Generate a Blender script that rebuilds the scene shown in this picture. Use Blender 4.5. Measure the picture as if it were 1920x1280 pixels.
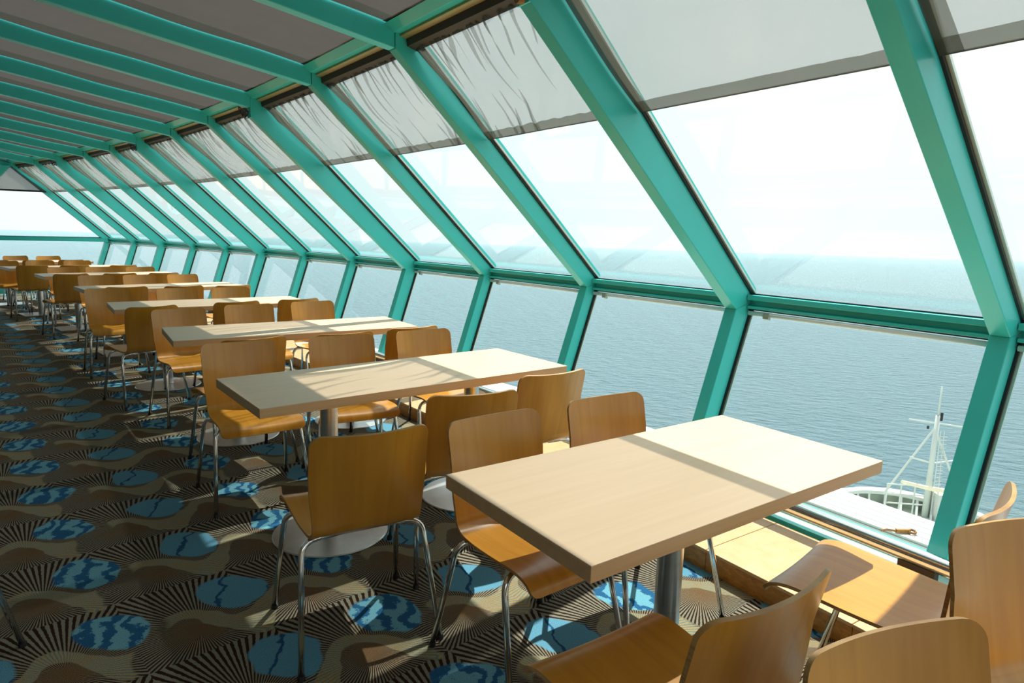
import bpy, math, random
from mathutils import Vector, Matrix
random.seed(7)
for o in list(bpy.data.objects): bpy.data.objects.remove(o)
sc = bpy.context.scene
COL = sc.collection

# ------------------------------------------------------------------ camera, world, sun, exposure
FPX, PITCH, ROLL, CAMH = 1220.05, -0.16272, 0.027155, 1.44776
cam = bpy.data.cameras.new('camera'); cam_o = bpy.data.objects.new('camera', cam); COL.objects.link(cam_o)
cam.sensor_width = 36; cam.lens = FPX / 1920 * 36; cam.clip_end = 60000; cam.clip_start = 0.02
_f = Vector((0, math.cos(PITCH), math.sin(PITCH))); _r = Vector((1, 0, 0)); _u = _r.cross(_f)
_r2 = math.cos(ROLL) * _r + math.sin(ROLL) * _u; _u2 = -math.sin(ROLL) * _r + math.cos(ROLL) * _u
cam_o.matrix_world = Matrix(((_r2.x, _u2.x, -_f.x, 0), (_r2.y, _u2.y, -_f.y, 0), (_r2.z, _u2.z, -_f.z, CAMH), (0, 0, 0, 1)))
sc.camera = cam_o

world = bpy.data.worlds.new('world'); sc.world = world; world.use_nodes = True
wn = world.node_tree.nodes; wl = world.node_tree.links; wn.clear()
w_out = wn.new('ShaderNodeOutputWorld'); w_bg = wn.new('ShaderNodeBackground')
w_tc = wn.new('ShaderNodeTexCoord'); w_no = wn.new('ShaderNodeTexNoise'); w_cr = wn.new('ShaderNodeValToRGB')
w_no.inputs['Scale'].default_value = 2.2; w_no.inputs['Detail'].default_value = 4
w_cr.color_ramp.elements[0].position = 0.35; w_cr.color_ramp.elements[0].color = (0.80, 0.90, 0.93, 1)
w_cr.color_ramp.elements[1].position = 0.65; w_cr.color_ramp.elements[1].color = (0.93, 0.97, 0.985, 1)
wl.new(w_tc.outputs['Generated'], w_no.inputs['Vector']); wl.new(w_no.outputs['Fac'], w_cr.inputs['Fac'])
wl.new(w_cr.outputs['Color'], w_bg.inputs['Color']); w_bg.inputs['Strength'].default_value = 0.80
wl.new(w_bg.outputs['Background'], w_out.inputs['Surface'])

sun = bpy.data.lights.new('sun', 'SUN'); sun_o = bpy.data.objects.new('sun', sun); COL.objects.link(sun_o)
sun.energy = 5.0; sun.angle = math.radians(0.6); sun.color = (1.0, 0.95, 0.87)
sun_o.rotation_euler = Vector((-0.280, -0.530, -1.0)).to_track_quat('-Z', 'Y').to_euler()
sun_o.location = (8, 20, 30)

vs = sc.view_settings
vs.view_transform = 'Standard'; vs.look = 'None'; vs.exposure = 0.70; vs.gamma = 1.0; vs.use_curve_mapping = False

# ------------------------------------------------------------------ helpers
CX, CY, RAD, P0, DP = -37.00085, -23.43403, 47.14353, 0.5894936, 0.02843788
def P(k, r, z):
    a = P0 + k * DP
    return Vector((CX + (RAD + r) * math.cos(a), CY + (RAD + r) * math.sin(a), z))
def BAY(k, s, r, z):
    return P(k, r, z).lerp(P(k + 1, r, z), s)

def link(o, parent=None):
    COL.objects.link(o)
    if parent is not None: o.parent = parent
    return o
def mesh_obj(name, verts, faces, mat, parent=None, smooth=False, me=None):
    if me is None:
        me = bpy.data.meshes.new(name); me.from_pydata([tuple(v) for v in verts], [], faces); me.update()
        if mat is not None: me.materials.append(mat)
        if smooth:
            me.polygons.foreach_set('use_smooth', [True] * len(me.polygons))
    o = bpy.data.objects.new(name, me)
    return link(o, parent)
def empty(name, loc=(0, 0, 0), rz=0.0, parent=None):
    o = bpy.data.objects.new(name, None); o.location = loc; o.rotation_euler = (0, 0, rz); o.empty_display_size = 0.1
    return link(o, parent)
def tag(o, label, cat, group=None):
    o['label'] = label; o['category'] = cat
    if group: o['group'] = group
    return o
def struct(o, label=None):
    o['kind'] = 'structure'
    if label: o['label'] = label
    return o

class MB:
    def __init__(s): s.v = []; s.f = []
    def add(s, vs, fs):
        b = len(s.v); s.v += [Vector(v) for v in vs]; s.f += [tuple(i + b for i in f) for f in fs]; return s
    def box(s, x0, x1, y0, y1, z0, z1):
        vs = [(x, y, z) for z in (z0, z1) for x, y in ((x0, y0), (x1, y0), (x1, y1), (x0, y1))]
        return s.add(vs, [(0, 3, 2, 1), (4, 5, 6, 7), (0, 1, 5, 4), (1, 2, 6, 5), (2, 3, 7, 6), (3, 0, 4, 7)])
    def loft(s, a, b):
        """closed prism between two polygons (lists of points)"""
        n = len(a); fs = [tuple(range(n))[::-1], tuple(range(n, 2 * n))]
        for i in range(n):
            j = (i + 1) % n; fs.append((i, j, n + j, n + i))
        return s.add(list(a) + list(b), fs)
    def tube(s, pts, r, n=10, cap=True, r2=None):
        pts = [Vector(p) for p in pts]; m = len(pts); up = None; rings = []
        for i, p in enumerate(pts):
            t = (pts[min(i + 1, m - 1)] - pts[max(i - 1, 0)]).normalized()
            if up is None:
                up = Vector((0, 0, 1)) if abs(t.z) < 0.9 else Vector((1, 0, 0))
            x = t.cross(up)
            if x.length < 1e-6: x = t.orthogonal()
            x.normalize(); y = x.cross(t).normalized(); up = y
            rr = r if r2 is None else r + (r2 - r) * i / (m - 1)
            rings.append([p + x * (rr * math.cos(2 * math.pi * q / n)) + y * (rr * math.sin(2 * math.pi * q / n)) for q in range(n)])
        vs = [v for g in rings for v in g]; fs = []
        for i in range(m - 1):
            for q in range(n):
                q2 = (q + 1) % n; fs.append((i * n + q, i * n + q2, (i + 1) * n + q2, (i + 1) * n + q))
        if cap: fs += [tuple(range(n))[::-1], tuple(range((m - 1) * n, m * n))]
        return s.add(vs, fs)
    def lathe(s, prof, n=32, c=(0, 0, 0)):
        c = Vector(c); m = len(prof)
        vs = [c + Vector((r * math.cos(2 * math.pi * q / n), r * math.sin(2 * math.pi * q / n), z)) for r, z in prof for q in range(n)]
        fs = []
        for i in range(m - 1):
            for q in range(n):
                q2 = (q + 1) % n; fs.append((i * n + q, i * n + q2, (i + 1) * n + q2, (i + 1) * n + q))
        fs += [tuple(range(n))[::-1], tuple(range((m - 1) * n, m * n))]
        return s.add(vs, fs)
    def build(s, name, mat, parent=None, smooth=False, bevel=0):
        o = mesh_obj(name, s.v, s.f, mat, parent, smooth)
        if bevel:
            b = o.modifiers.new('bevel', 'BEVEL'); b.width = bevel; b.segments = 2; b.limit_method = 'ANGLE'
        return o
def auto_smooth(o, ang=40):
    me = o.data
    me.polygons.foreach_set('use_smooth', [True] * len(me.polygons))
    me.set_sharp_from_angle(angle=math.radians(ang))
    return o
def fillet(pts, rad, n=5):
    """round the inner corners of a polyline"""
    pts = [Vector(p) for p in pts]; out = [pts[0]]
    for i in range(1, len(pts) - 1):
        a, b, c = pts[i - 1], pts[i], pts[i + 1]
        d = min(rad, (a - b).length * 0.45, (c - b).length * 0.45)
        p, q = b + (a - b).normalized() * d, b + (c - b).normalized() * d
        for j in range(n + 1):
            t = j / n; out.append(p * (1 - t) ** 2 + b * 2 * t * (1 - t) + q * t * t)
    out.append(pts[-1]); return out
def prism_bay(mb, k, poly, s0=0.0, s1=1.0):
    return mb.loft([BAY(k, s0, r, z) for r, z in poly], [BAY(k, s1, r, z) for r, z in poly])

# ------------------------------------------------------------------ materials
def new_mat(name):
    m = bpy.data.materials.new(name); m.use_nodes = True
    nt = m.node_tree; nt.nodes.clear()
    out = nt.nodes.new('ShaderNodeOutputMaterial')
    return m, nt, out
def pbr(name, color, rough=0.5, metal=0.0, spec=0.5, coat=0.0, noise=None, bump=None, vary=0.0):
    """noise = (scale xyz, other colour, amount); bump = (scale, strength)"""
    m, nt, out = new_mat(name); N = nt.nodes; L = nt.links
    b = N.new('ShaderNodeBsdfPrincipled'); L.new(b.outputs[0], out.inputs['Surface'])
    b.inputs['Base Color'].default_value = (*color, 1); b.inputs['Roughness'].default_value = rough
    b.inputs['Metallic'].default_value = metal; b.inputs['Specular IOR Level'].default_value = spec
    b.inputs['Coat Weight'].default_value = coat; b.inputs['Coat Roughness'].default_value = 0.2
    tc = N.new('ShaderNodeTexCoord')
    if noise:
        sc_, c2, amt = noise
        mp = N.new('ShaderNodeMapping'); mp.inputs['Scale'].default_value = sc_
        L.new(tc.outputs['Object'], mp.inputs['Vector'])
        n = N.new('ShaderNodeTexNoise'); n.inputs['Scale'].default_value = 1; n.inputs['Detail'].default_value = 5
        n.inputs['Distortion'].default_value = 0.6
        L.new(mp.outputs[0], n.inputs['Vector'])
        r = N.new('ShaderNodeMapRange'); r.inputs[1].default_value = 0.3; r.inputs[2].default_value = 0.7; r.inputs[4].default_value = amt
        L.new(n.outputs['Fac'], r.inputs[0])
        mx = N.new('ShaderNodeMix'); mx.data_type = 'RGBA'; mx.inputs[6].default_value = (*color, 1); mx.inputs[7].default_value = (*c2, 1)
        L.new(r.outputs[0], mx.inputs[0]); last = mx.outputs[2]
        if vary:
            oi = N.new('ShaderNodeObjectInfo'); hv = N.new('ShaderNodeHueSaturation')
            mr = N.new('ShaderNodeMapRange'); mr.inputs[3].default_value = 1 - vary; mr.inputs[4].default_value = 1 + vary
            L.new(oi.outputs['Random'], mr.inputs[0]); L.new(mr.outputs[0], hv.inputs['Value']); L.new(last, hv.inputs['Color']); last = hv.outputs[0]
        L.new(last, b.inputs['Base Color'])
    if bump:
        n2 = N.new('ShaderNodeTexNoise'); n2.inputs['Scale'].default_value = bump[0]; n2.inputs['Detail'].default_value = 3
        L.new(tc.outputs['Object'], n2.inputs['Vector'])
        bp = N.new('ShaderNodeBump'); bp.inputs['Strength'].default_value = bump[1]; bp.inputs['Distance'].default_value = 0.01
        L.new(n2.outputs['Fac'], bp.inputs['Height']); L.new(bp.outputs[0], b.inputs['Normal'])
    return m
def fabric(name, color, transp, transl, weave=1.0):
    m, nt, out = new_mat(name); N = nt.nodes; L = nt.links
    t = N.new('ShaderNodeBsdfTransparent'); d = N.new('ShaderNodeBsdfDiffuse'); tl = N.new('ShaderNodeBsdfTranslucent')
    tc = N.new('ShaderNodeTexCoord'); n = N.new('ShaderNodeTexNoise'); n.inputs['Scale'].default_value = 5; n.inputs['Detail'].default_value = 4
    L.new(tc.outputs['Object'], n.inputs['Vector'])
    mx = N.new('ShaderNodeMix'); mx.data_type = 'RGBA'; mx.inputs[6].default_value = (*color, 1)
    mx.inputs[7].default_value = (color[0] * 0.8, color[1] * 0.8, color[2] * 0.78, 1)
    L.new(n.outputs['Fac'], mx.inputs[0])
    L.new(mx.outputs[2], d.inputs['Color']); L.new(mx.outputs[2], tl.inputs['Color'])
    a = N.new('ShaderNodeMixShader'); a.inputs[0].default_value = transl; L.new(d.outputs[0], a.inputs[1]); L.new(tl.outputs[0], a.inputs[2])
    b = N.new('ShaderNodeMixShader'); b.inputs[0].default_value = transp; L.new(a.outputs[0], b.inputs[1]); L.new(t.outputs[0], b.inputs[2])
    L.new(b.outputs[0], out.inputs['Surface'])
    return m
def glass(name, tint, refl=1.0):
    m, nt, out = new_mat(name); N = nt.nodes; L = nt.links
    t = N.new('ShaderNodeBsdfTransparent'); t.inputs['Color'].default_value = (*tint, 1)
    g = N.new('ShaderNodeBsdfGlossy'); g.inputs['Roughness'].default_value = 0.0
    lw = N.new('ShaderNodeLayerWeight'); lw.inputs['Blend'].default_value = 0.5
    pw = N.new('ShaderNodeMath'); pw.operation = 'POWER'; pw.inputs[1].default_value = 5; L.new(lw.outputs['Facing'], pw.inputs[0])
    mu = N.new('ShaderNodeMath'); mu.operation = 'MULTIPLY_ADD'; mu.inputs[1].default_value = 0.9 * refl; mu.inputs[2].default_value = 0.035 * refl
    L.new(pw.outputs[0], mu.inputs[0])
    mx = N.new('ShaderNodeMixShader'); L.new(mu.outputs[0], mx.inputs[0]); L.new(t.outputs[0], mx.inputs[1]); L.new(g.outputs[0], mx.inputs[2])
    L.new(mx.outputs[0], out.inputs['Surface']); return m

M = {}
M['teal'] = pbr('teal_paint', (0.055, 0.61, 0.575), 0.28, spec=0.5, noise=((3, 3, 3), (0.06, 0.57, 0.53), 0.6))
M['black'] = pbr('black_rubber', (0.012, 0.012, 0.014), 0.5)
M['alu'] = pbr('pale_aluminium', (0.72, 0.74, 0.68), 0.35, metal=0.6)
M['brass'] = pbr('gold_anodised_channel', (0.42, 0.36, 0.16), 0.4, metal=0.3)
M['brown_rail'] = pbr('brown_headrail', (0.06, 0.04, 0.03), 0.6)
M['white_metal'] = pbr('white_metal', (0.85, 0.87, 0.85), 0.4)
M['catch'] = pbr('grey_green_catch', (0.38, 0.45, 0.40), 0.4, metal=0.3)
M['chrome'] = pbr('chrome', (0.80, 0.80, 0.79), 0.12, metal=1.0)
M['steel'] = pbr('brushed_steel', (0.72, 0.72, 0.71), 0.28, metal=1.0, noise=((2, 2, 60), (0.6, 0.6, 0.6), 0.6))
M['base_steel'] = pbr('satin_steel_base', (0.62, 0.63, 0.63), 0.35, metal=0.9, noise=((9, 9, 9), (0.48, 0.49, 0.50), 0.7))
M['chair'] = pbr('honey_veneer', (0.60, 0.275, 0.030), 0.30, spec=0.5, coat=0.3, noise=((26, 2.0, 2.0), (0.46, 0.185, 0.014), 0.75), vary=0.06)
M['chair_edge'] = pbr('plywood_edge', (0.60, 0.36, 0.13), 0.4, noise=((8, 8, 90), (0.30, 0.13, 0.03), 0.8))  # pale ply layers, lightened further to paint in the rim's highlight
M['table'] = pbr('beech_laminate', (0.80, 0.585, 0.385), 0.36, spec=0.4, noise=((1.6, 34, 34), (0.73, 0.515, 0.32), 0.7), vary=0.02)
M['table_edge'] = pbr('beech_edge_shaded', (0.66, 0.44, 0.24), 0.4, noise=((2.0, 40, 60), (0.57, 0.36, 0.18), 0.8))  # same wood as the top, with the edge's shade put into a darker colour
M['ledge'] = pbr('oiled_cork_wood', (0.58, 0.27, 0.045), 0.45, noise=((30, 30, 60), (0.34, 0.14, 0.015), 0.9), bump=(120, 0.15))
M['ledge_top'] = pbr('ledge_top_wood', (0.60, 0.38, 0.19), 0.4, noise=((14, 14, 30), (0.52, 0.29, 0.11), 0.8))
M['blind'] = fabric('mesh_blind', (0.17, 0.18, 0.155), 0.42, 0.50)
M['hem'] = fabric('mesh_blind_double', (0.15, 0.15, 0.12), 0.24, 0.5)
M['gather'] = fabric('gathered_mesh', (0.17, 0.18, 0.155), 0.52, 0.5)
M['cblind'] = fabric('dark_ceiling_blind', (0.062, 0.055, 0.047), 0.035, 0.38)
M['glass'] = glass('window_glass', (0.955, 0.985, 0.975), 0.8)
M['bulkhead'] = pbr('bulkhead_panel', (0.20, 0.17, 0.13), 0.6, noise=((2, 2, 2), (0.17, 0.145, 0.11), 0.6))
M['white_ship'] = pbr('white_ship_paint', (0.62, 0.65, 0.62), 0.5, noise=((0.8, 0.8, 0.8), (0.54, 0.58, 0.55), 0.6))
M['ship_deck'] = pbr('pale_green_deck', (0.55, 0.62, 0.54), 0.7, noise=((1.5, 1.5, 1.5), (0.42, 0.50, 0.42), 0.8))
M['rust'] = pbr('rusty_iron', (0.42, 0.20, 0.05), 0.8, noise=((20, 20, 20), (0.20, 0.09, 0.03), 0.9))
M['cream'] = pbr('cream_paint', (0.85, 0.74, 0.55), 0.5)

# ---- carpet: blue blobs on a skewed grid, beige scallops, brown fans of radiating lines
def carpet():
    m, nt, out = new_mat('patterned_carpet'); N = nt.nodes; L = nt.links
    class V:
        def __init__(s, o): s.o = o
        def _b(s, op, b, rev=False):
            n = N.new('ShaderNodeMath'); n.operation = op
            x, y = (b, s) if rev else (s, b)
            for i, q in enumerate((x, y)):
                if isinstance(q, V): L.new(q.o, n.inputs[i])
                elif q is not None: n.inputs[i].default_value = q
            return V(n.outputs[0])
        def __add__(s, b): return s._b('ADD', b)
        def __radd__(s, b): return s._b('ADD', b)
        def __sub__(s, b): return s._b('SUBTRACT', b)
        def __rsub__(s, b): return s._b('SUBTRACT', b, True)
        def __mul__(s, b): return s._b('MULTIPLY', b)
        def __rmul__(s, b): return s._b('MULTIPLY', b)
        def __truediv__(s, b): return s._b('DIVIDE', b)
        def u(s, op): return s._b(op, None)
    def mx(*a):
        r = a[0]
        for q in a[1:]: r = r._b('MAXIMUM', q)
        return r
    def step(x, e0, e1):
        n = N.new('ShaderNodeMapRange'); n.interpolation_type = 'SMOOTHSTEP'; L.new(x.o, n.inputs[0]); n.inputs[1].default_value = e0; n.inputs[2].default_value = e1
        return V(n.outputs[0])
    geo = N.new('ShaderNodeNewGeometry'); sep = N.new('ShaderNodeSeparateXYZ')
    wob = N.new('ShaderNodeTexNoise'); wob.inputs['Scale'].default_value = 5; wob.inputs['Detail'].default_value = 2
    L.new(geo.outputs['Position'], wob.inputs['Vector'])
    vm = N.new('ShaderNodeVectorMath'); vm.operation = 'MULTIPLY_ADD'; L.new(wob.outputs['Color'], vm.inputs[0])
    vm.inputs[1].default_value = (0.11, 0.11, 0); L.new(geo.outputs['Position'], vm.inputs[2])
    L.new(vm.outputs[0], sep.inputs[0]); x = V(sep.outputs[0]) - 0.055; y = V(sep.outputs[1]) - 0.055
    t = x * 0.673 + y * -0.740; n_ = x * 0.740 + y * 0.673
    U = (t + 3.06) / 0.527; W = (n_ - 0.806) / 0.41
    iW = (W + 0.5).u('FLOOR'); b = W - iW
    par = (iW * 0.5).u('FRACT') * 2.0                      # 0 plain column, 1 marbled column
    a = (U + 0.5).u('FRACT') - 0.5
    # blue blobs
    ea = (a + b * 0.12) / 0.285; eb = (b - a * 0.35) / 0.30
    rr = (ea * ea * ea.u('ABSOLUTE') + eb * eb * eb.u('ABSOLUTE'))._b('ADD', 0.0)
    rr = ea.u('ABSOLUTE')._b('POWER', 1.75) + eb.u('ABSOLUTE')._b('POWER', 1.75)
    blue = 1.0 - step(rr, 0.85, 1.05)
    # beige scallop band, running under the blobs of a column and over the fans between columns
    wave = (b * 6.2832).u('COSINE')
    ac = 0.30 + wave * 0.19
    d1 = ((a - ac + 0.5).u('FRACT') - 0.5).u('ABSOLUTE')
    wid = 0.115 + wave * 0.05
    gap = par * step(b, 0.02, 0.06) * (1.0 - step(b, 0.36, 0.42))
    beige = (1.0 - step(d1 - wid, -0.012, 0.012)) * (1.0 - blue) * (1.0 - gap)
    # fans
    sp0 = N.new('ShaderNodeSeparateXYZ'); L.new(geo.outputs['Position'], sp0.inputs[0])
    x0 = V(sp0.outputs[0]); y0 = V(sp0.outputs[1])
    U0 = (x0 * 0.673 + y0 * -0.740 + 3.06) / 0.527; W0 = (x0 * 0.740 + y0 * 0.673 - 0.806) / 0.41
    c = (W0 - 0.10).u('FRACT') + 0.10; af = (U0 + 0.36).u('FRACT') - 0.36
    py = (af - 0.33) * 0.527; px = (c - 0.60) * 0.41
    th = py._b('ARCTAN2', px)
    dist = (px * px + py * py).u('SQRT')
    jag = N.new('ShaderNodeTexNoise'); jag.inputs['Scale'].default_value = 60; jag.inputs['Detail'].default_value = 1
    L.new(geo.outputs['Position'], jag.inputs['Vector'])
    ln = (th * 92.0 + V(jag.outputs['Fac']) * 1.6).u('SINE')
    dark = step(ln, -0.20, 0.30)
    # fine tuft noise
    tuf = N.new('ShaderNodeTexNoise'); tuf.inputs['Scale'].default_value = 330; tuf.inputs['Detail'].default_value = 2
    L.new(geo.outputs['Position'], tuf.inputs['Vector'])
    big = N.new('ShaderNodeTexNoise'); big.inputs['Scale'].default_value = 9; big.inputs['Detail'].default_value = 3
    L.new(geo.outputs['Position'], big.inputs['Vector'])
    def mixc(fac, c1, c2):
        q = N.new('ShaderNodeMix'); q.data_type = 'RGBA'
        if isinstance(fac, V): L.new(fac.o, q.inputs[0])
        else: q.inputs[0].default_value = fac
        for i, cc in ((6, c1), (7, c2)):
            if isinstance(cc, tuple): q.inputs[i].default_value = (*cc, 1)
            else: L.new(cc, q.inputs[i])
        return q.outputs[2]
    spk = N.new('ShaderNodeTexNoise'); spk.inputs['Scale'].default_value = 130; spk.inputs['Detail'].default_value = 2
    L.new(geo.outputs['Position'], spk.inputs['Vector'])
    bg_ = step(V(big.outputs['Fac']), 0.40, 0.62)
    ground = mixc((1.0 - step(dist + V(big.outputs['Fac']) * 0.16, 0.06, 0.27)) * 0.75, (0.195, 0.19, 0.145), (0.24, 0.12, 0.036))
    fan = mixc(dark, ground, (0.024, 0.0095, 0.004))
    zb = ((b * 0.41 + a * 0.2) * 70.0 + V(big.outputs['Fac']) * 16.0).u('SINE') + (V(spk.outputs['Fac']) - 0.5) * 2.2
    zig = mixc(step(zb, -0.25, 0.35), (0.125, 0.33, 0.42), (0.016, 0.095, 0.21))
    plain = mixc(step((b * 0.41 * 34.0 + V(big.outputs['Fac']) * 5.0 + a * 9.0).u('SINE'), 0.93, 0.99), (0.092, 0.25, 0.35), (0.015, 0.07, 0.16))
    bluec = mixc(par, plain, zig)
    bl = (th * 80.0 + V(jag.outputs['Fac']) * 3.0).u('SINE')
    beigec = mixc(step(bl, 0.0, 0.6), mixc(bg_, (0.28, 0.23, 0.125), (0.31, 0.205, 0.08)), (0.12, 0.17, 0.16))
    col = mixc(beige, fan, beigec); col = mixc(blue, col, bluec)
    tf = step(V(tuf.outputs['Fac']), 0.3, 0.7)
    hv = N.new('ShaderNodeHueSaturation'); L.new(col, hv.inputs['Color'])
    L.new((tf * 0.55 + 0.72).o, hv.inputs['Value'])
    bs = N.new('ShaderNodeBsdfPrincipled'); bs.inputs['Roughness'].default_value = 0.95; bs.inputs['Specular IOR Level'].default_value = 0.1
    L.new(hv.outputs[0], bs.inputs['Base Color'])
    bp = N.new('ShaderNodeBump'); bp.inputs['Strength'].default_value = 0.35; bp.inputs['Distance'].default_value = 0.004
    L.new(tuf.outputs['Fac'], bp.inputs['Height']); L.new(bp.outputs[0], bs.inputs['Normal'])
    L.new(bs.outputs[0], out.inputs['Surface'])
    return m
M['carpet'] = carpet()

def sea_mat():
    m, nt, out = new_mat('sea_water'); N = nt.nodes; L = nt.links
    b = N.new('ShaderNodeBsdfPrincipled'); L.new(b.outputs[0], out.inputs['Surface'])
    b.inputs['Base Color'].default_value = (0.19, 0.335, 0.39, 1); b.inputs['Roughness'].default_value = 0.28
    b.inputs['IOR'].default_value = 1.33
    tc = N.new('ShaderNodeTexCoord')
    def noise(scale, sy, det):
        mp = N.new('ShaderNodeMapping'); mp.inputs['Scale'].default_value = (scale, scale * sy, 1); mp.inputs['Rotation'].default_value = (0, 0, 0.5)
        L.new(tc.outputs['Object'], mp.inputs['Vector'])
        n = N.new('ShaderNodeTexNoise'); n.inputs['Scale'].default_value = 1; n.inputs['Detail'].default_value = det; n.inputs['Roughness'].default_value = 0.6
        L.new(mp.outputs[0], n.inputs['Vector']); return n
    n1 = noise(0.10, 2.0, 3); n2 = noise(0.45, 1.8, 8)
    b1 = N.new('ShaderNodeBump'); b1.inputs['Strength'].default_value = 0.6; b1.inputs['Distance'].default_value = 2.0; L.new(n1.outputs['Fac'], b1.inputs['Height'])
    b2 = N.new('ShaderNodeBump'); b2.inputs['Strength'].default_value = 1.0; b2.inputs['Distance'].default_value = 3.5; L.new(n2.outputs['Fac'], b2.inputs['Height'])
    L.new(b1.outputs[0], b2.inputs['Normal']); L.new(b2.outputs[0], b.inputs['Normal'])
    return m
M['sea'] = sea_mat()

# ------------------------------------------------------------------ setting: floor, walls, sea
KA, KB = -5, 12
RIN = -5.6
mb = MB()
ks = list(range(KA, KB + 5))
mb.add([P(k, RIN, 0) for k in ks] + [P(k, -0.36, 0) for k in ks],
       [(i, len(ks) + i, len(ks) + i + 1, i + 1) for i in range(len(ks) - 1)])
struct(mb.build('floor', M['carpet']), 'blue, brown and beige patterned carpet')
mb = MB()
for k in range(KA, KB + 4): prism_bay(mb, k, [(RIN, 0), (RIN - 0.1, 0), (RIN - 0.1, 3.4), (RIN, 3.4)])
struct(mb.build('wall_inner', M['bulkhead']), 'plain inner bulkhead wall')
mb = MB().loft([P(KA, RIN, 0), P(KA, -0.3, 0), P(KA, 0.05, 1.14), P(KA, -1.7, 2.7), P(KA, RIN, 3.4)],
               [P(KA - 0.07, RIN, 0), P(KA - 0.07, -0.3, 0), P(KA - 0.07, 0.05, 1.14), P(KA - 0.07, -1.7, 2.7), P(KA - 0.07, RIN, 3.4)])
struct(mb.build('wall_back', M['bulkhead']), 'plain end bulkhead wall')

SEA_N = Vector((0.00404, 0.01566, 0.99987))
mb = MB().add([(-30000, -30000, 0), (30000, -30000, 0), (30000, 30000, 0), (-30000, 30000, 0)], [(0, 1, 2, 3)])
sea = mb.build('sea', M['sea']); sea.location = (0, 0, -17)
sea.rotation_euler = SEA_N.to_track_quat('Z', 'Y').to_euler()
tag(sea, 'rippled grey-blue sea stretching to the pale horizon', 'sea'); sea['kind'] = 'stuff'

# ------------------------------------------------------------------ window wall: frames
SL = (2.482 - 1.075) / 1.585
def rafter_poly(deep):
    if deep:
        return [(-0.144, 1.052), (0.035, 1.10), (0.035, 1.17), (-1.60, 2.66), (-1.70, 2.66), (-1.70, 2.403)]
    return [(-0.10, 1.075), (0.035, 1.10), (0.035, 1.17), (-1.60, 2.66), (-1.685, 2.66), (-1.685, 2.482)]
def lower_poly(deep):
    if deep: return [(0.035, 1.10), (-0.144, 1.052), (-0.475, 0.08), (-0.315, 0.08)]
    return [(0.035, 1.10), (-0.10, 1.075), (-0.445, 0.08), (-0.315, 0.08)]
FW = 0.08
def tanv(k):
    a = P0 + k * DP; return Vector((-math.sin(a), math.cos(a), 0))
def radv(k):
    a = P0 + k * DP; return Vector((math.cos(a), math.sin(a), 0))
def ext(mb, k, poly, w0=0.0, w1=FW):
    t = tanv(k); A = [P(k, r, z) for r, z in poly]
    return mb.loft([p + t * w0 for p in A], [p + t * w1 for p in A])
def glass_z(r): return 1.14 - r * 0.912
ORD = ['first', 'second', 'third', 'fourth', 'fifth', 'sixth', 'seventh', 'eighth', 'ninth', 'tenth', 'eleventh', 'twelfth', 'thirteenth', 'fourteenth', 'fifteenth']
tn = 0
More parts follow.
